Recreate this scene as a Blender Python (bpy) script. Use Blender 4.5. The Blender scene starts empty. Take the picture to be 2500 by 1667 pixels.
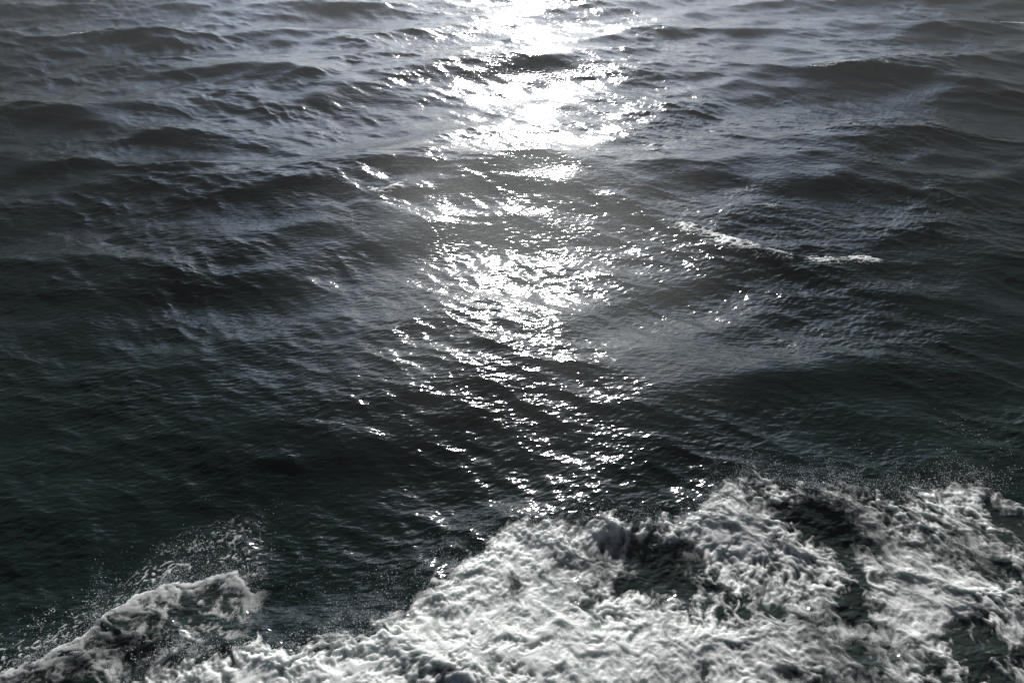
import bpy, math
import numpy as np
from mathutils import Vector

scene = bpy.context.scene
rng = np.random.default_rng(7)

# ---------------------------------------------------------------- camera
CAM_H = 12.0
PITCH = math.radians(38.0)
cam_d = bpy.data.cameras.new("camera")
cam_d.lens = 24.0
cam_d.sensor_width = 36.0
cam_d.clip_start = 0.1
cam_d.clip_end = 20000.0
cam = bpy.data.objects.new("camera", cam_d)
cam.location = (0, 0, CAM_H)
cam.rotation_euler = (math.pi / 2 - PITCH, 0, 0)
scene.collection.objects.link(cam)
scene.camera = cam

# ---------------------------------------------------------------- light
SUN_EL = math.radians(22.5)
SUN_AZ = math.radians(1.2)          # to the right of straight ahead
w = bpy.data.worlds.new("World")
scene.world = w
w.use_nodes = True
wn = w.node_tree
bg = wn.nodes["Background"]
sky = wn.nodes.new("ShaderNodeTexSky")
sky.sky_type = 'NISHITA'
sky.sun_disc = False
sky.sun_elevation = SUN_EL
sky.sun_rotation = SUN_AZ
sky.air_density = 1.0
sky.dust_density = 1.2
sky.ozone_density = 2.0
hsv = wn.nodes.new("ShaderNodeHueSaturation")
hsv.inputs["Saturation"].default_value = 0.85
wn.links.new(sky.outputs[0], hsv.inputs["Color"])
# invented cloud cover, dims the sky away from the sun to darken the sides
gm = wn.nodes.new("ShaderNodeTexCoord")
dot = wn.nodes.new("ShaderNodeVectorMath")
dot.operation = 'DOT_PRODUCT'
dot.inputs[1].default_value = (math.sin(SUN_AZ) * math.cos(SUN_EL), math.cos(SUN_AZ) * math.cos(SUN_EL), math.sin(SUN_EL))
wn.links.new(gm.outputs["Generated"], dot.inputs[0])
cn = wn.nodes.new("ShaderNodeTexNoise")
cn.inputs["Scale"].default_value = 2.6
cn.inputs["Detail"].default_value = 6
wn.links.new(gm.outputs["Generated"], cn.inputs["Vector"])
cadd = wn.nodes.new("ShaderNodeMath")
cadd.operation = 'MULTIPLY_ADD'
wn.links.new(cn.outputs["Fac"], cadd.inputs[0])
cadd.inputs[1].default_value = 0.5
wn.links.new(dot.outputs["Value"], cadd.inputs[2])
cmr = wn.nodes.new("ShaderNodeMapRange")
cmr.interpolation_type = 'SMOOTHSTEP'
cmr.inputs["From Min"].default_value = 1.04
cmr.inputs["From Max"].default_value = 1.33
cmr.inputs["To Min"].default_value = 0.075
cmr.inputs["To Max"].default_value = 1.0
wn.links.new(cadd.outputs[0], cmr.inputs["Value"])
wb = wn.nodes.new("ShaderNodeVectorMath")       # the camera's cool white balance
wb.operation = 'MULTIPLY'
wb.inputs[1].default_value = (0.80, 0.95, 1.28)
cmx = wn.nodes.new("ShaderNodeVectorMath")
cmx.operation = 'SCALE'
wn.links.new(hsv.outputs[0], wb.inputs[0])
wn.links.new(wb.outputs[0], cmx.inputs[0])
wn.links.new(cmr.outputs["Result"], cmx.inputs["Scale"])
wn.links.new(cmx.outputs[0], bg.inputs["Color"])
bg.inputs["Strength"].default_value = 0.08

sv = Vector((math.sin(SUN_AZ) * math.cos(SUN_EL), math.cos(SUN_AZ) * math.cos(SUN_EL), math.sin(SUN_EL)))
sun_d = bpy.data.lights.new("sun", 'SUN')
sun_d.energy = 4.3
sun_d.angle = math.radians(0.53)
sun_d.color = (1.0, 0.985, 0.97)
sun = bpy.data.objects.new("sun", sun_d)
sun.rotation_euler = (-sv).to_track_quat('-Z', 'Y').to_euler()
scene.collection.objects.link(sun)

scene.view_settings.view_transform = 'Standard'
scene.view_settings.look = 'None'
scene.view_settings.exposure = 0.65
scene.view_settings.gamma = 1.0
scene.view_settings.use_curve_mapping = False
scene.cycles.use_denoising = True
scene.cycles.use_adaptive_sampling = False
scene.cycles.volume_bounces = 0
scene.cycles.max_bounces = 6
scene.cycles.diffuse_bounces = 2
scene.cycles.glossy_bounces = 2
scene.cycles.transparent_max_bounces = 16
scene.cycles.caustics_reflective = False
scene.cycles.caustics_refractive = False
scene.cycles.sample_clamp_indirect = 2.0

# ---------------------------------------------------------------- helpers
F32 = np.float32
FPX = 1568.0


def ground(u, v, z=0.0):
    """point on the level z seen at (u, v) of the 2352 x 1568 photograph"""
    a = u - 1176.0
    b = 784.0 - v
    dx = a
    dy = FPX * math.cos(PITCH) + b * math.sin(PITCH)
    dz = -FPX * math.sin(PITCH) + b * math.cos(PITCH)
    t = (z - CAM_H) / dz
    return dx * t, dy * t


_perm = rng.permutation(256).astype(np.int32)
_perm = np.concatenate([_perm, _perm])
_ga = rng.uniform(0, 2 * np.pi, 256)
_gx = np.cos(_ga).astype(F32)
_gy = np.sin(_ga).astype(F32)


def perlin(x, y, seed=0):
    x = x + F32(seed * 17.31)
    y = y - F32(seed * 9.77)
    xi = np.floor(x)
    yi = np.floor(y)
    fx = (x - xi).astype(F32)
    fy = (y - yi).astype(F32)
    xi = xi.astype(np.int32) & 255
    yi = yi.astype(np.int32) & 255
    u = fx * fx * fx * (fx * (fx * 6 - 15) + 10)
    v = fy * fy * fy * (fy * (fy * 6 - 15) + 10)

    def g(ix, iy, dx, dy):
        h = _perm[_perm[ix & 255] + (iy & 255)]
        return _gx[h] * dx + _gy[h] * dy
    n00 = g(xi, yi, fx, fy)
    n10 = g(xi + 1, yi, fx - 1, fy)
    n01 = g(xi, yi + 1, fx, fy - 1)
    n11 = g(xi + 1, yi + 1, fx - 1, fy - 1)
    a = n00 + u * (n10 - n00)
    b = n01 + u * (n11 - n01)
    return (a + v * (b - a)) * F32(1.5)


def fbm(x, y, octv, seed=0, gain=0.5, lac=2.03):
    s = 0
    a = 1.0
    for o in range(octv):
        s = s + a * perlin(x, y, seed + o)
        x = x * F32(lac)
        y = y * F32(lac)
        a *= gain
    return s


def ridged(x, y, octv, seed=0, gain=0.55, lac=2.07):
    s = 0
    a = 1.0
    tot = 0
    for o in range(octv):
        s = s + a * (1 - np.abs(perlin(x, y, seed + o)) * F32(1.35))
        tot += a
        x = x * F32(lac)
        y = y * F32(lac)
        a *= gain
    return s / F32(tot)


def billow(x, y, octv, seed=0, gain=0.5, lac=2.05):
    s = 0
    a = 1.0
    tot = 0
    for o in range(octv):
        s = s + a * np.sqrt(np.abs(perlin(x, y, seed + o)) + F32(0.003))
        tot += a
        x = x * F32(lac)
        y = y * F32(lac)
        a *= gain
    return s / F32(tot)


def sstep(a, b, x):
    t = np.clip((x - a) / (b - a), 0, 1)
    return t * t * (3 - 2 * t)


# ---------------------------------------------------------------- the sea: three wave cascades
def cascade(size, n, lmin, lmax, slope, ang, spread, seed):
    """periodic tile of waves with wavelengths lmin..lmax and the given rms slope"""
    r = np.random.default_rng(seed)
    k1 = 2 * np.pi * np.fft.fftfreq(n, size / n)
    kx, ky = np.meshgrid(k1, k1)
    k = np.hypot(kx, ky)
    k[0, 0] = 1
    th = np.arctan2(ky, kx) - ang
    D = np.abs(np.cos(th)) ** spread + 0.04
    kmin, kmax = 2 * np.pi / lmax, 2 * np.pi / lmin
    band = 1 / (1 + (kmin / k) ** 8) / (1 + (k / kmax) ** 8)
    P = k ** -4.0 * D * band
    P[0, 0] = 0
    spec = np.sqrt(P) * (r.normal(size=(n, n)) + 1j * r.normal(size=(n, n)))
    h = np.fft.ifft2(spec)
    s2 = np.mean(np.real(np.fft.ifft2(1j * kx * spec)) ** 2 + np.real(np.fft.ifft2(1j * ky * spec)) ** 2)
    c = slope / math.sqrt(s2)
    h = np.real(h) * c
    dx = np.real(np.fft.ifft2(1j * kx / k * spec)) * c
    dy = np.real(np.fft.ifft2(1j * ky / k * spec)) * c
    return size, n, np.stack([h, dx, dy], -1).astype(F32)


def sample_tile(t, x, y, cubic):
    size, n, A = t
    gx = x * F32(n / size)
    gy = y * F32(n / size)
    ix = np.floor(gx)
    iy = np.floor(gy)
    fx = (gx - ix).astype(F32)
    fy = (gy - iy).astype(F32)
    ix = ix.astype(np.int64)
    iy = iy.astype(np.int64)
    out = np.zeros(x.shape + (3,), F32)
    if cubic:
        def wts(f):
            return [(1 - f) ** 3 / 6, (3 * f ** 3 - 6 * f ** 2 + 4) / 6,
                    (-3 * f ** 3 + 3 * f ** 2 + 3 * f + 1) / 6, f ** 3 / 6]
        wx, wy = wts(fx), wts(fy)
        off = (-1, 0, 1, 2)
    else:
        wx, wy = [1 - fx, fx], [1 - fy, fy]
        off = (0, 1)
    for j, oy in enumerate(off):
        row = (iy + oy) % n
        for i, ox in enumerate(off):
            out += (wx[i] * wy[j])[..., None] * A[row, (ix + ox) % n]
    return out


AW = math.radians(90)
T_BIG = cascade(97.0, 512, 1.6, 15.0, 0.135, AW + 0.10, 4.0, 57)
T_MID = cascade(31.0, 1024, 0.30, 1.6, 0.145, AW - 0.15, 5.0, 12)
T_SML = cascade(7.3, 1024, 0.05, 0.30, 0.15, AW + 0.05, 4.5, 13)

# long crests that can be told apart in the photograph: (points, height, front width, back width)
CRESTS = [
    ([(560, 425), (700, 418), (870, 432), (1000, 412), (1120, 405), (1300, 425), (1450, 460), (1600, 520), (1750, 565), (1900, 585), (2040, 580)], 0.22, 0.75, 2.0),
    ([(60, 375), (200, 355), (350, 368), (480, 362), (590, 352)], 0.28, 0.7, 2.0),
    ([(1400, 418), (1600, 392), (1800, 415), (1950, 400), (2150, 428), (2340, 450)], 0.26, 0.8, 2.0),
    ([(480, 232), (650, 218), (800, 225)], 0.25, 0.8, 2.0),
    ([(230, 145), (400, 150), (560, 150), (700, 160), (840, 152), (900, 170)], 0.28, 0.9, 2.0),
    ([(1500, 70), (1650, 62), (1740, 72)], 0.25, 1.0, 2.4),
    ([(1860, 156), (1960, 154), (2060, 162), (2160, 175), (2330, 200)], 0.25, 0.9, 2.2),
    ([(1880, 52), (2040, 38), (2180, 55), (2340, 52)], 0.25, 1.0, 2.4),
    ([(30, 80), (150, 82), (300, 78), (430, 90)], 0.25, 1.0, 2.4),
    ([(300, 620), (420, 600), (540, 590), (660, 600), (800, 640)], 0.20, 0.9, 1.8),
    ([(1950, 625), (2120, 640), (2352, 690)], 0.20, 0.9, 1.8),
    ([(1040, 160), (1200, 135), (1400, 150), (1560, 165)], 0.2, 1.0, 2.4),
    ([(240, 322), (330, 302), (480, 318)], 0.2, 0.6, 1.6),
    ([(1280, 120), (1420, 100), (1530, 115)], 0.2, 0.8, 1.8),
]


def to_line(pts, z):
    p = np.array([ground(u, v, z) for u, v in pts])
    return p[np.argsort(p[:, 0])]


def ridge(x, y, pts, hgt, wf, wb, z=0.3):
    p = to_line(pts, z)
    yc = np.interp(x, p[:, 0], p[:, 1]).astype(F32)
    wob = 0.25 * perlin(x * 0.5, y * 0.0 + F32(hgt * 40), 3)
    dy = y - yc + wob
    L = p[-1, 0] - p[0, 0]
    e = L * 0.22
    end = sstep(p[0, 0] - e, p[0, 0] + e, x) * (1 - sstep(p[-1, 0] - e, p[-1, 0] + e, x))
    prof = np.where(dy < 0, np.exp(-(dy / wf) ** 2), np.exp(-np.abs(dy / wb) ** 1.6))
    return (0.72 * hgt * end * prof).astype(F32)


# outline of the churned water beside the hull, seen in the photograph
FRONT = [(-500, 1700), (-150, 1668), (100, 1640), (250, 1585), (318, 1530), (385, 1478), (470, 1492), (560, 1480), (680, 1472), (760, 1455), (850, 1425), (900, 1395),
         (960, 1345), (1040, 1300), (1110, 1255), (1160, 1215), (1250, 1200), (1350, 1192), (1450, 1205), (1560, 1205), (1610, 1185),
         (1640, 1140), (1720, 1110), (1800, 1120), (1870, 1135), (1930, 1112), (2010, 1130), (2080, 1150), (2160, 1120),
         (2230, 1105), (2300, 1140), (2352, 1165), (2500, 1190), (2900, 1230)]
LEFTC = [(-200, 1600), (-60, 1575), (30, 1545), (110, 1505), (200, 1450), (270, 1385), (320, 1345), (380, 1318), (440, 1310), (500, 1292), (535, 1288), (580, 1322)]
pF = to_line(FRONT, 0.30)
pL = to_line(LEFTC, 0.30)


def bow_macro(x, y):
    yF = np.interp(x, pF[:, 0], pF[:, 1]).astype(F32)
    d = y - yF
    h = 0.22 * np.where(d > 0, np.exp(-(d / 1.1) ** 2), 0.35 + 0.65 * np.exp(-(d / 1.1) ** 2)) * sstep(-6.5, -4.0, x)
    yL = np.interp(x, pL[:, 0], pL[:, 1]).astype(F32)
    dl = y - yL
    end = 1 - sstep(pL[-1, 0] - 2.0, pL[-1, 0] + 1.6, x)
    h = np.maximum(h, 0.26 * end * np.where(dl > 0, np.exp(-(dl / 0.9) ** 2), np.exp(-(dl / 1.0) ** 2)))
    return h.astype(F32)


def sea(x, y, fine=True):
    """displaced sea surface over the flat points x, y"""
    x = x.astype(F32)
    y = y.astype(F32)
    r = np.hypot(x, y)
    b = sample_tile(T_BIG, x, y, True)
    near = 1 - 0.45 * np.exp(-(r / 14.0) ** 2)
    c = math.cos(0.31)
    s = math.sin(0.31)
    m = sample_tile(T_MID, x * c - y * s, x * s + y * c, True)
    patch = 0.70 + 0.65 * perlin(x * F32(0.13), y * F32(0.16), 40) + 0.5 * perlin(x * F32(0.4), y * F32(0.5), 41)
    patch = np.clip(patch, 0.25, 1.5)
    z = b[..., 0] * near + m[..., 0] * patch
    dx = b[..., 1] * near + (m[..., 1] * c + m[..., 2] * s) * patch
    dy = b[..., 2] * near + (-m[..., 1] * s + m[..., 2] * c) * patch
    if fine:
        t = sample_tile(T_SML, x * c + y * s + 3, -x * s + y * c, False)
        z = z + t[..., 0] * patch
    for cr in CRESTS:
        z = z + ridge(x, y, *cr)
    near_m = (y < 16) & (np.abs(x) < 40)
    bm = np.zeros_like(z)
    bm[near_m] = bow_macro(x[near_m], y[near_m])
    z = z + bm
    return np.stack([x + dx * 1.15, y + dy * 1.15, z], -1).astype(F32)


# ---------------------------------------------------------------- mesh building
def grid_object(name, P, mat, face_mask=None, attrs=None, kind=None):
    ny, nx = P.shape[:2]
    idx = np.arange(ny * nx, dtype=np.int32).reshape(ny, nx)
    q = np.stack([idx[:-1, :-1], idx[:-1, 1:], idx[1:, 1:], idx[1:, :-1]], -1)
    q = q[face_mask] if face_mask is not None else q.reshape(-1, 4)
    q = q.reshape(-1, 4)
    co = P.reshape(-1, 3)
    if face_mask is not None:
        used = np.zeros(ny * nx, bool)
        used[q.ravel()] = True
        remap = np.cumsum(used).astype(np.int32) - 1
        q = remap[q]
        co = co[used]
    me = bpy.data.meshes.new(name)
    me.vertices.add(len(co))
    me.vertices.foreach_set("co", np.ascontiguousarray(co, F32).ravel())
    me.loops.add(q.size)
    me.loops.foreach_set("vertex_index", q.ravel().astype(np.int32))
    me.polygons.add(len(q))
    me.polygons.foreach_set("loop_start", np.arange(0, q.size, 4, dtype=np.int32))
    me.polygons.foreach_set("use_smooth", np.ones(len(q), bool))
    for an, av in (attrs or {}).items():
        a = me.attributes.new(an, 'FLOAT', 'POINT')
        v = av.reshape(-1)
        if face_mask is not None:
            v = v[used]
        a.data.foreach_set("value", np.ascontiguousarray(v, F32))
    me.update(calc_edges=True)
    me.materials.append(mat)
    o = bpy.data.objects.new(name, me)
    scene.collection.objects.link(o)
    if kind:
        o["kind"] = kind
    return o


def tag(o, label, cat, group=None, kind=None):
    o["label"] = label
    o["category"] = cat
    if group:
        o["group"] = group
    if kind:
        o["kind"] = kind
    return o


# ---------------------------------------------------------------- materials
def new_mat(name):
    m = bpy.data.materials.new(name)
    m.use_nodes = True
    nt = m.node_tree
    return m, nt, nt.nodes["Principled BSDF"], nt.nodes["Material Output"]


def water_material():
    m, nt, bs, out = new_mat("sea_water")
    N, L = nt.nodes, nt.links
    tc = N.new("ShaderNodeTexCoord")
    mp = N.new("ShaderNodeMapping")
    mp.inputs["Scale"].default_value = (0.36, 1.0, 1.0)
    mp.inputs["Rotation"].default_value = (0, 0, 0.12)
    L.new(tc.outputs["Object"], mp.inputs["Vector"])
    big = N.new("ShaderNodeTexNoise")
    big.inputs["Scale"].default_value = 0.5
    big.inputs["Detail"].default_value = 3
    L.new(tc.outputs["Object"], big.inputs["Vector"])
    rmp = N.new("ShaderNodeMapRange")
    rmp.inputs["From Min"].default_value = 0.35
    rmp.inputs["From Max"].default_value = 0.65
    rmp.inputs["To Min"].default_value = 0.65
    rmp.inputs["To Max"].default_value = 1.3
    L.new(big.outputs["Fac"], rmp.inputs["Value"])
    n1 = N.new("ShaderNodeTexNoise")
    n1.inputs["Scale"].default_value = 9.0
    n1.inputs["Detail"].default_value = 2
    n1.inputs["Roughness"].default_value = 0.5
    n1.inputs["Distortion"].default_value = 0.3
    L.new(mp.outputs["Vector"], n1.inputs["Vector"])
    b1 = N.new("ShaderNodeBump")
    b1.inputs["Distance"].default_value = 0.023
    L.new(rmp.outputs["Result"], b1.inputs["Strength"])
    L.new(n1.outputs["Fac"], b1.inputs["Height"])
    L.new(b1.outputs["Normal"], bs.inputs["Normal"])
    at = N.new("ShaderNodeAttribute")
    at.attribute_name = "aeration"
    mx = N.new("ShaderNodeMix")
    mx.data_type = 'RGBA'
    mx.inputs["A"].default_value = (0.0062, 0.0122, 0.0106, 1)
    mx.inputs["B"].default_value = (0.40, 0.48, 0.43, 1)
    L.new(at.outputs["Fac"], mx.inputs["Factor"])
    L.new(mx.outputs["Result"], bs.inputs["Base Color"])
    bs.inputs["Roughness"].default_value = 0.12
    bs.inputs["IOR"].default_value = 1.333
    return m


def foam_material():
    m, nt, bs, out = new_mat("sea_foam")
    N, L = nt.nodes, nt.links
    tc = N.new("ShaderNodeTexCoord")
    n1 = N.new("ShaderNodeTexNoise")
    n1.inputs["Scale"].default_value = 28.0
    n1.inputs["Detail"].default_value = 5
    n1.inputs["Roughness"].default_value = 0.6
    L.new(tc.outputs["Object"], n1.inputs["Vector"])
    bp = N.new("ShaderNodeBump")
    bp.inputs["Strength"].default_value = 0.35
    bp.inputs["Distance"].default_value = 0.012
    L.new(n1.outputs["Fac"], bp.inputs["Height"])
    L.new(bp.outputs["Normal"], bs.inputs["Normal"])
    bs.inputs["Base Color"].default_value = (0.94, 0.945, 0.91, 1)
    bs.inputs["Roughness"].default_value = 0.45
    bs.inputs["IOR"].default_value = 1.33
    bs.subsurface_method = 'BURLEY'
    bs.inputs["Subsurface Weight"].default_value = 1.0
    bs.inputs["Subsurface Radius"].default_value = (0.9, 1.0, 0.95)
    bs.inputs["Subsurface Scale"].default_value = 0.11
    at = N.new("ShaderNodeAttribute")
    at.attribute_name = "cover"
    # lace of tiny holes where the foam is thin
    n2 = N.new("ShaderNodeTexNoise")
    n2.inputs["Scale"].default_value = 60.0
    n2.inputs["Detail"].default_value = 4
    L.new(tc.outputs["Object"], n2.inputs["Vector"])
    sub = N.new("ShaderNodeMath")
    sub.operation = 'SUBTRACT'
    L.new(n2.outputs["Fac"], sub.inputs[0])
    sub.inputs[1].default_value = 0.5
    mul = N.new("ShaderNodeMath")
    mul.operation = 'MULTIPLY_ADD'
    L.new(sub.outputs[0], mul.inputs[0])
    mul.inputs[1].default_value = 1.0
    L.new(at.outputs["Fac"], mul.inputs[2])
    cl = N.new("ShaderNodeClamp")
    L.new(mul.outputs[0], cl.inputs["Value"])
    m2 = N.new("ShaderNodeMath")          # nothing where cover is zero
    m2.operation = 'MINIMUM'
    L.new(cl.outputs[0], m2.inputs[0])
    m3 = N.new("ShaderNodeMath")
    m3.operation = 'MULTIPLY'
    L.new(at.outputs["Fac"], m3.inputs[0])
    m3.inputs[1].default_value = 1.6
    L.new(m3.outputs[0], m2.inputs[1])
    tr = N.new("ShaderNodeBsdfTransparent")
    tl = N.new("ShaderNodeBsdfTranslucent")
    tl.inputs["Color"].default_value = (0.93, 0.94, 0.90, 1)
    ms = N.new("ShaderNodeMixShader")
    ms.inputs[0].default_value = 0.15
    L.new(bs.outputs[0], ms.inputs[1])
    L.new(tl.outputs[0], ms.inputs[2])
    fin = N.new("ShaderNodeMixShader")
    L.new(m2.outputs[0], fin.inputs[0])
    L.new(tr.outputs[0], fin.inputs[1])
    L.new(ms.outputs[0], fin.inputs[2])
    L.new(fin.outputs[0], out.inputs["Surface"])
    return m


def drop_material():
    m, nt, bs, out = new_mat("water_drops")
    bs.inputs["Base Color"].default_value = (0.72, 0.76, 0.77, 1)
    bs.inputs["Roughness"].default_value = 0.25
    bs.inputs["IOR"].default_value = 1.33
    return m


M_WATER = water_material()
M_FOAM = foam_material()
M_DROP = drop_material()

# ---------------------------------------------------------------- foam fields near the hull
# (u, v, ru, rv, amount): fuller or emptier places of the churned water
BLOBS = [
    (1000, 1480, 420, 120, 0.20), (620, 1545, 260, 70, 0.26), (1250, 1400, 260, 130, 0.16), (1180, 1260, 130, 70, 0.36), (1400, 1225, 200, 28, 0.25), (1480, 1300, 170, 50, -0.18),
    (1430, 1500, 330, 80, 0.12), (1700, 1190, 100, 90, 0.38), (2200, 1170, 120, 50, 0.22), (1760, 1320, 130, 80, 0.20), (2120, 1330, 160, 60, 0.22), (2100, 1440, 160, 70, 0.25),
    (1990, 1370, 60, 60, -0.1), (1510, 1275, 120, 32, -0.28), (1330, 1380, 50, 25, -0.20),
    (1870, 1200, 60, 30, -0.75), (1925, 1245, 40, 30, -0.30), (1975, 1335, 25, 50, -0.42), (1960, 1400, 35, 35, -0.40), (2020, 1270, 25, 20, -0.2),
    (1460, 1330, 80, 22, -0.35), (1530, 1350, 40, 25, -0.28), (1730, 1400, 70, 30, -0.30), (1190, 1340, 18, 28, -0.5), (1100, 1545, 110, 25, -0.25), (1640, 1340, 40, 50, -0.2),
    (1990, 1500, 50, 30, -0.34), (2250, 1480, 50, 35, -0.38), (2150, 1530, 60, 30, -0.15), (2300, 1210, 50, 40, -0.3), (2080, 1165, 70, 18, -0.25), (1640, 1260, 30, 60, 0.2),
    (2340, 1240, 30, 50, -0.3), (2060, 1240, 40, 30, -0.15), (1700, 1480, 30, 20, -0.3),
    (560, 1500, 120, 30, 0.3), (1850, 1500, 200, 50, 0.1),
]
GS = 0.0125
X0, X1, Y0, Y1 = -13.5, 14.5, 4.4, 12.4
gx = np.arange(X0, X1, GS, dtype=F32)
gy = np.arange(Y0, Y1, GS, dtype=F32)
GX, GY = np.meshgrid(gx, gy)

# swirling: carry the noise coordinates backwards through a divergence-free flow
CS = 0.05
cx = np.arange(X0 - 3, X1 + 3, CS, dtype=F32)
cy = np.arange(Y0 - 3, Y1 + 3, CS, dtype=F32)
CX, CY = np.meshgrid(cx, cy)
psi = 0.55 * perlin(CX * 0.7, CY * 0.7, 60) + 0.20 * perlin(CX * 1.9, CY * 1.9, 61) + 0.06 * perlin(CX * 4.6, CY * 4.6, 62)
vy_, vx_ = np.gradient(psi, CS)
VX, VY = vy_, -vx_
VX = (VX).astype(F32)
VY = (VY).astype(F32)


def vel(x, y):
    fx = np.clip((x - cx[0]) / CS, 0, len(cx) - 1.001)
    fy = np.clip((y - cy[0]) / CS, 0, len(cy) - 1.001)
    ix = fx.astype(np.int32)
    iy = fy.astype(np.int32)
    fx = (fx - ix)[..., None]
    fy = (fy - iy)[..., None]
    V = np.stack([VX, VY], -1)
    a = V[iy, ix] * (1 - fx) + V[iy, ix + 1] * fx
    b = V[iy + 1, ix] * (1 - fx) + V[iy + 1, ix + 1] * fx
    r = a * (1 - fy) + b * fy
    return r[..., 0], r[..., 1]


def swirl(x, y, steps=4, dt=0.07):
    for _ in range(steps):
        a, b = vel(x, y)
        x = x - a * F32(dt)
        y = y - b * F32(dt)
    return x.astype(F32), y.astype(F32)


def flow(x, y):
    """direction in which the foam is being drawn out"""
    a, b = vel(x, y)
    right = sstep(1.0, 4.5, x)
    u = 0.10 + 0.50 * right
    return a + F32(0.50) * u, b - F32(0.87) * u


def drawn_out(x, y, n, step, seed, fs):
    """fine froth smeared along the flow: long torn threads"""
    acc = 0
    for sg in (1, -1):
        px, py = x, y
        for k in range(n):
            a, b = flow(px, py)
            L = np.sqrt(a * a + b * b) + F32(0.12)
            px = px + sg * step * a / L
            py = py + sg * step * b / L
            acc = acc + (1 - k / n) * perlin(px * F32(fs), py * F32(fs), seed)
    return (acc / F32(n * 0.55)).astype(F32)


def foam_fields(x, y):
    """cover (0..1), thickness (m) and aeration of the hull foam"""
    yF = np.interp(x, pF[:, 0], pF[:, 1]).astype(F32)
    edge = 0.16 * perlin(x * 2.3, y * 2.3, 70) + 0.10 * perlin(x * 6.1, y * 6.1, 71) + 0.07 * perlin(x * 15, y * 15, 72)
    dF = (yF - y) + edge                     # > 0 inside
    right = sstep(1.5, 5.0, x)
    dens = 0.42 + 0.0 * x
    for (u, v, ru, rv, am) in BLOBS:
        px, py = ground(u, v, 0.25)
        ax, _ = ground(u + ru, v, 0.25)
        _, ay = ground(u, v - rv, 0.25)
        ex = (x - px) / (ax - px)
        ey = (y - py) / (ay - py)
        dens = dens + am * np.exp(-(ex * ex + ey * ey)).astype(F32)
    dens = dens - 0.04 - 0.10 * right
    qx, qy = swirl(x, y)
    ca, sa = 0.5, -0.87
    s = (qx * ca + qy * sa)
    n = (-qx * sa + qy * ca)
    st = 1.0 + 1.0 * right
    threads = drawn_out(x, y, 5, 0.030, 200, 6.0)          # about +-0.8
    thr2 = drawn_out(x, y, 3, 0.016, 210, 15.0)
    clots = fbm(s * 1.3 / st, n * 1.5, 3, 220, gain=0.55)         # about +-1
    # net of foam round rising bubbles of clear water: bright ridges, gaps of many sizes
    wx = x + 0.07 * perlin(x * 3.1, y * 3.1, 301) + 0.10 * (qx - x) / (1e-3 + 1)
    wy = y + 0.07 * perlin(x * 3.1, y * 3.1, 302)
    web = 0.55 * ridged(s * 1.2 / st, n * 1.4, 2, 80, gain=0.6) + 0.45 * ridged(wx * 3.6, wy * 3.6, 4, 320, gain=0.62)
    low = perlin(x * F32(0.9), y * F32(0.9), 110)
    froth = fbm(x * 7.0, y * 7.0, 4, 340, gain=0.62)
    t = 0.30 * threads + 0.20 * thr2 + 0.48 * clots + 1.9 * (web - 0.62) + 0.12 * froth
    big = 0.55 * perlin(qx * F32(0.75), qy * F32(0.75), 360) + 0.30 * perlin(qx * F32(1.6), qy * F32(1.6), 361)
    calm = sstep(-0.25, 0.45, perlin(qx * F32(0.6) + 9, qy * F32(0.6), 365))
    t = t * (0.6 + 0.75 * calm) + 0.65 * big
    rim = 1 - sstep(-0.50, 0.30, dF)
    inside = sstep(-0.75, -0.45, dF)
    c = sstep(-0.85, 0.95, t + (dens - 0.42) * 2.0 - 1.6 * rim * (1 + 0.4 * froth)) * inside
    # the crest that breaks further left
    yL = np.interp(x, pL[:, 0], pL[:, 1]).astype(F32)
    dL = (yL - y) + 0.6 * edge
    endL = 1 - sstep(pL[-1, 0] - 0.35, pL[-1, 0] + 0.45, x + 0.5 * edge)
    dl = np.clip(1 - dL / 3.0, 0, 1)
    lip = np.exp(-(dL / 0.20) ** 2)
    cl = sstep(-0.05, 1.0, 0.35 * threads + 0.22 * thr2 + 0.5 * clots + 2.0 * (web - 0.62) + 0.12 * froth + 0.7 * lip + 0.35 * dl) * sstep(-0.02, 0.08, dL) * endL
    cl = np.clip(cl * (0.36 + 0.36 * lip + 0.1 * dl), 0, 1)
    # faint flecks scattered on the dark water beyond that crest
    fl = np.clip(1 + dL / 1.6, 0, 1) * sstep(0.05, -0.15, dL) * endL
    cf = sstep(0.20, 1.3, 0.4 * threads + 0.7 * thr2 + 0.35 * clots + 0.5 * froth + 0.3 * low) * fl * 0.6
    left_cover = np.maximum(cl, cf) * (1 - sstep(-0.02, 0.05, dF))
    # lumps
    b = 0.5 + 0.40 * clots + 0.5 * big + 0.75 * (web - 0.6) + 0.04 * threads + 0.02 * thr2
    b = np.clip(b + 0.10 * froth, 0, 1.4)
    th = c * (0.014 + 0.018 * b) * (0.5 + 0.7 * np.clip(dens, 0, 1.2))
    puff = billow(qx * 1.2, qy * 1.4, 2, 380, gain=0.4)
    th = th + c * (1 - 0.45 * right) * 0.045 * puff
    lipF = np.exp(-((dF - 0.25) / 0.3) ** 2) * (1 - 0.5 * right)
    th = th + c * lipF * 0.03 * (b + 0.5 * froth)
    thl = left_cover * (0.012 + 0.020 * b)
    cov = np.where(left_cover > c, left_cover, c)
    thick = np.maximum(th, thl)
    isleft = (left_cover > c) & (dF < 0.05)
    aer = np.clip(sstep(-0.1, 0.8, dF) * (0.05 + 0.80 * sstep(0.38, 0.70, dens) * (1 - 0.75 * right)) + 0.06 * sstep(0, 0.3, dL) * dl * endL, 0, 0.8)
    return cov.astype(F32), thick.astype(F32), aer.astype(F32), isleft


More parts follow.
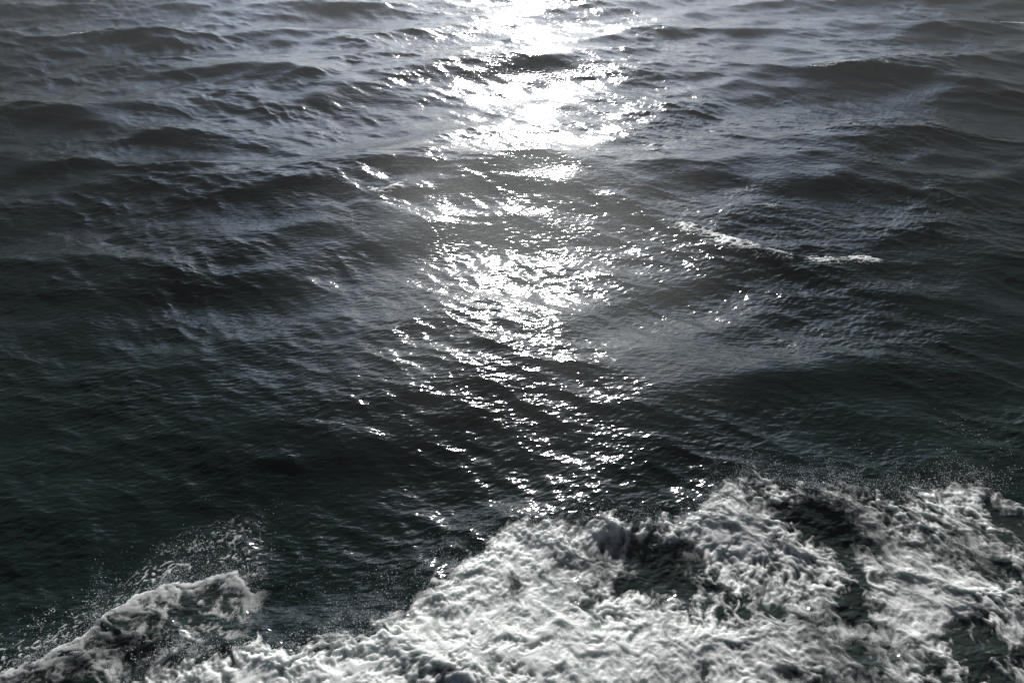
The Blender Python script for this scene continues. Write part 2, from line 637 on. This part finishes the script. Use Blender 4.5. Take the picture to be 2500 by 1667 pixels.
# ---------------------------------------------------------------- water sheet
dep = np.concatenate([np.radians(np.linspace(82, 9.0, 1500)), ])
yr = CAM_H / np.tan(dep)
yr = np.concatenate([[-30.0, -12, -5, -1.0, 0.6], yr[yr > 1.0],
                     yr[-1] * np.geomspace(1.01, 6000 / yr[-1], 60)[1:]])
NX = 1500
s = np.linspace(-1, 1, NX)
depth = np.maximum(yr, 0) * math.cos(PITCH) + CAM_H * math.sin(PITCH)
half = 0.75 * depth * 1.28 + 1.5
half[:4] = half[4]
half = np.where(yr > 100, half * (1 + (yr - 100) / 400), half)
WX = (s[None, :] * half[:, None]).astype(F32)
WY = np.repeat(yr[:, None], NX, 1).astype(F32)
P = sea(WX, WY)
far = sstep(80, 160, WY)[..., None]
P = P * (1 - far) + np.stack([WX, WY, 0 * WX], -1) * far
aer = np.zeros_like(WX)
nm = (WY < 13) & (WY > 3)
aer[nm] = foam_fields(WX[nm], WY[nm])[2]
water = grid_object("water", P, M_WATER, attrs={"aeration": aer}, kind="structure")
del P

# ---------------------------------------------------------------- hull foam
cov, thick, aer, isleft = foam_fields(GX, GY)
S = sea(GX, GY, fine=False)
ck = CS
S[..., 2] += thick + 0.012 + 0.02 * (cov - 0.5)
cq = (cov[:-1, :-1] + cov[1:, 1:] + cov[1:, :-1] + cov[:-1, 1:]) * 0.25
lq = isleft[:-1, :-1]
fo = grid_object("churned_foam", S, M_FOAM, face_mask=(cq > 0.02) & ~lq, attrs={"cover": cov})
tag(fo, "broad mass of churned white foam filling the lower right of the sea", "foam", kind="stuff")
fl = grid_object("crest_foam", S, M_FOAM, face_mask=(cq > 0.02) & lq, attrs={"cover": cov})
tag(fl, "thin grey lacy foam on the breaking crest at lower left", "foam", kind="stuff")

# ---------------------------------------------------------------- small whitecaps out at sea


def whitecap(pts, width, amount, label, seed, res=0.022):
    p = to_line(pts, 0.3)
    x0, x1 = p[0, 0] - 0.3, p[-1, 0] + 0.3
    y0, y1 = p[:, 1].min() - width * 1.6, p[:, 1].max() + width
    x, y = np.meshgrid(np.arange(x0, x1, res, dtype=F32), np.arange(y0, y1, res, dtype=F32))
    yc = np.interp(x, p[:, 0], p[:, 1]).astype(F32)
    d = (y - yc) / width + 0.35 * perlin(x * 1.6, y * 1.6, seed)
    env = np.exp(-(np.where(d > 0, d * 1.8, d) ** 2)) * sstep(x0, x0 + 0.5, x) * (1 - sstep(x1 - 0.5, x1, x))
    t = (ridged(x * 3.0, y * 6.0, 4, seed + 5) - 0.62) * 2.2 + 0.5 * perlin(x * 0.9, y * 0.9, seed + 2)
    c = 0.8 * sstep(0.10, 0.85, t + env * amount - 0.35) * sstep(0.05, 0.35, env)
    S = sea(x, y, fine=False)
    S[..., 2] += 0.015 + c * 0.05 * (0.4 + billow(x * 7, y * 7, 3, seed + 9))
    cq = (c[:-1, :-1] + c[1:, 1:]) * 0.5
    o = grid_object("whitecap", S, M_FOAM, face_mask=cq > 0.03, attrs={"cover": c.astype(F32)})
    tag(o, label, "whitecap", group="small whitecaps on the open sea")
    return o


whitecap([(1560, 505), (1640, 525), (1740, 560)], 0.55, 0.98, "largest whitecap, sparkling on the crest right of the sun glitter", 200)
whitecap([(1750, 562), (1820, 578)], 0.26, 0.9, "short thin whitecap between the sparkling one and the long flat one", 210)
whitecap([(1860, 576), (1940, 580), (2025, 582)], 0.24, 0.85, "flat thin whitecap at the right end of the broken crest", 220)
whitecap([(845, 428), (880, 434), (920, 422)], 0.36, 1.15, "small foam curl on the crest left of the sun glitter", 230)
whitecap([(1860, 156), (1960, 155), (2040, 158)], 0.26, 0.62, "thin long foam line on a crest at upper right", 240)
whitecap([(2270, 33), (2352, 37)], 0.28, 0.9, "foam line at the far upper right edge", 250)
whitecap([(150, 78), (230, 75)], 0.40, 0.6, "faint foam patch on a crest at far upper left", 260)
whitecap([(1760, 470), (1790, 462)], 0.25, 0.5, "tiny broken foam squiggle in the trough above the sparkling crest", 270, 0.018)

# ---------------------------------------------------------------- spray


def spray(name, pts, n, up, spread, rmin, rmax, label, seed, z0=0.35):
    r = np.random.default_rng(seed)
    p = to_line(pts, 0.30)
    # a fine veil close to the water, and jets of drops thrown out along arcs
    nj = max(10, n // 90)
    veil = r.uniform(0, 1, n) < 0.35
    jt = r.beta(0.8, 0.8, nj)
    jet = r.integers(0, nj, n)
    t = np.where(veil, r.uniform(0, 1, n), jt[jet])
    xs = p[0, 0] + t * (p[-1, 0] - p[0, 0])
    ys = np.interp(xs, p[:, 0], p[:, 1])
    jh = r.exponential(up * 2.2, nj)
    jl = r.uniform(0.1, 0.7, nj) * (spread / 0.1) ** 0.5
    ja = r.normal(1.3, 0.7, nj)
    q = r.uniform(0, 1, n) ** 0.8
    hh = np.where(veil, r.exponential(up * 0.6, n), jh[jet] * 4 * q * (1 - 0.8 * q) * 0.6)
    wsp = np.where(veil, spread, 0.012 + 0.07 * q)
    xs = xs + r.normal(0, 1, n) * wsp + np.where(veil, 0, np.cos(ja[jet]) * jl[jet] * q)
    ys = ys - 0.05 + r.normal(0, 1, n) * wsp * 0.8 + np.where(veil, 0, np.sin(ja[jet]) * jl[jet] * q)
    hh = np.abs(hh + r.normal(0, 0.02, n))
    base = sea(xs.astype(F32), ys.astype(F32), fine=False)
    C = base.astype(np.float64)
    C[:, 2] += 0.02 + hh
    R = rmin + (rmax - rmin) * r.uniform(0, 1, n) ** 7
    o8 = np.array([(1, 0, 0), (0, 1, 0), (-1, 0, 0), (0, -1, 0), (0, 0, 1), (0, 0, -1)], float)
    f8 = np.array([(0, 1, 4), (1, 2, 4), (2, 3, 4), (3, 0, 4), (1, 0, 5), (2, 1, 5), (3, 2, 5), (0, 3, 5)])
    jit = r.uniform(0.7, 1.3, (n, 6, 1))
    V = C[:, None, :] + o8[None] * R[:, None, None] * jit
    Fc = (f8[None] + 6 * np.arange(n)[:, None, None]).reshape(-1, 3)
    me = bpy.data.meshes.new(name)
    me.vertices.add(n * 6)
    me.vertices.foreach_set("co", V.reshape(-1).astype(F32))
    me.loops.add(Fc.size)
    me.loops.foreach_set("vertex_index", Fc.ravel().astype(np.int32))
    me.polygons.add(len(Fc))
    me.polygons.foreach_set("loop_start", np.arange(0, Fc.size, 3, dtype=np.int32))
    me.polygons.foreach_set("use_smooth", np.ones(len(Fc), bool))
    me.update(calc_edges=True)
    me.materials.append(M_DROP)
    o = bpy.data.objects.new(name, me)
    scene.collection.objects.link(o)
    tag(o, label, "spray", kind="stuff")
    return o


spray("sea_spray", FRONT[4:21], 22000, 0.07, 0.10, 0.0016, 0.012, "fine droplets thrown up along the edge of the churned foam at centre", 301)
spray("sea_spray", FRONT[20:31], 20000, 0.13, 0.16, 0.0016, 0.012, "spray of droplets above the foam ridge at right", 302)
spray("sea_spray", LEFTC[2:], 12000, 0.06, 0.10, 0.0016, 0.010, "fine droplets over the breaking crest at lower left", 303)
spray("sea_spray", [(420, 1290), (640, 1330), (800, 1400), (900, 1360)], 5000, 0.15, 0.7, 0.0016, 0.010, "sparse droplets over the dark trough between the two foamy crests", 304)

# loose bubbles and specks of foam riding on the open water
for fpts, fn, fsp, fseed, flab in [
        ([(1650, 470), (1800, 500), (1950, 520)], 420, 0.9, 401, "loose white foam specks on the wave back above the sparkling crest at right"),
        ([(2180, 960), (2270, 990), (2352, 1060)], 260, 0.35, 402, "thin string of foam specks on dark water near the right edge"),
        ([(60, 1420), (200, 1380), (340, 1260), (520, 1230)], 1500, 0.45, 403, "scattered foam specks on the dark water left of the breaking crest"),
        ([(700, 1440), (850, 1370), (1000, 1260), (1120, 1180)], 1300, 0.28, 404, "foam specks and bubbles just beyond the edge of the churned foam")]:
    spray("foam_specks", fpts, fn, 0.004, fsp, 0.004, 0.016, flab, fseed)["category"] = "foam"

# ---------------------------------------------------------------- haze
HZ = 0.0018
me = bpy.data.meshes.new("haze")
hx, hy0, hy1, z0, z1 = 9000, -200, 9000, -2.5, CAM_H + 1.5
vs = [(-hx, hy0, z0), (hx, hy0, z0), (hx, hy1, z0), (-hx, hy1, z0), (-hx, hy0, z1), (hx, hy0, z1), (hx, hy1, z1), (-hx, hy1, z1)]
fs = [(0, 3, 2, 1), (4, 5, 6, 7), (0, 1, 5, 4), (1, 2, 6, 5), (2, 3, 7, 6), (3, 0, 4, 7)]
me.from_pydata(vs, [], fs)
hm = bpy.data.materials.new("haze")
hm.use_nodes = True
nt = hm.node_tree
nt.nodes.remove(nt.nodes["Principled BSDF"])
pv = nt.nodes.new("ShaderNodeVolumePrincipled")
pv.inputs["Color"].default_value = (0.93, 0.95, 0.93, 1)
pv.inputs["Density"].default_value = HZ
pv.inputs["Anisotropy"].default_value = 0.84
nt.links.new(pv.outputs[0], nt.nodes["Material Output"].inputs["Volume"])
me.materials.append(hm)
hz = bpy.data.objects.new("haze", me)
scene.collection.objects.link(hz)
tag(hz, "thin sunlit sea haze hanging over the water towards the sun", "haze", kind="stuff")

# mist added low over the water to give the milky lens veil
me = bpy.data.meshes.new("veil_mist")
nu, nv = 32, 16
vs, fs = [], []
for i in range(1, nv):
    for j in range(nu):
        a, b = math.pi * i / nv, 2 * math.pi * j / nu
        vs.append((math.sin(a) * math.cos(b), math.sin(a) * math.sin(b), math.cos(a)))
for i in range(nv - 2):
    for j in range(nu):
        fs.append((i * nu + j, (i + 1) * nu + j, (i + 1) * nu + (j + 1) % nu, i * nu + (j + 1) % nu))
vs += [(0, 0, 1), (0, 0, -1)]
for j in range(nu):
    fs.append((len(vs) - 2, j, (j + 1) % nu))
    fs.append((len(vs) - 1, (nv - 2) * nu + (j + 1) % nu, (nv - 2) * nu + j))
me.from_pydata(vs, [], fs)
mm = bpy.data.materials.new("veil_mist")
mm.use_nodes = True
nt = mm.node_tree
N, L = nt.nodes, nt.links
N.remove(N["Principled BSDF"])
tc = N.new("ShaderNodeTexCoord")
ln = N.new("ShaderNodeVectorMath")
ln.operation = 'LENGTH'
L.new(tc.outputs["Object"], ln.inputs[0])
mr = N.new("ShaderNodeMapRange")
mr.interpolation_type = 'SMOOTHERSTEP'
mr.inputs["From Min"].default_value = 1.0
mr.inputs["From Max"].default_value = 0.0
L.new(ln.outputs["Value"], mr.inputs["Value"])
nz = N.new("ShaderNodeTexNoise")
nz.inputs["Scale"].default_value = 2.6
nz.inputs["Detail"].default_value = 2
L.new(tc.outputs["Object"], nz.inputs["Vector"])
mr2 = N.new("ShaderNodeMapRange")
mr2.inputs["From Min"].default_value = 0.38
mr2.inputs["From Max"].default_value = 0.68
mr2.inputs["To Min"].default_value = 0.25
mr2.inputs["To Max"].default_value = 1.6
L.new(nz.outputs["Fac"], mr2.inputs["Value"])
mu = N.new("ShaderNodeMath")
mu.operation = 'MULTIPLY'
L.new(mr.outputs["Result"], mu.inputs[0])
L.new(mr2.outputs["Result"], mu.inputs[1])
mu2 = N.new("ShaderNodeMath")
mu2.operation = 'MULTIPLY'
L.new(mu.outputs[0], mu2.inputs[0])
mu2.inputs[1].default_value = 0.046
pv = N.new("ShaderNodeVolumePrincipled")
pv.inputs["Color"].default_value = (0.93, 0.95, 0.92, 1)
pv.inputs["Anisotropy"].default_value = 0.6
L.new(mu2.outputs[0], pv.inputs["Density"])
L.new(pv.outputs[0], N["Material Output"].inputs["Volume"])
me.materials.append(mm)
mo = bpy.data.objects.new("veil_mist", me)
mo.location = (0.3, 19.0, 1.7)
mo.scale = (8.5, 15.0, 3.4)
scene.collection.objects.link(mo)
tag(mo, "thin patchy mist added as lens veil over the water below the sun glitter", "mist", kind="stuff")
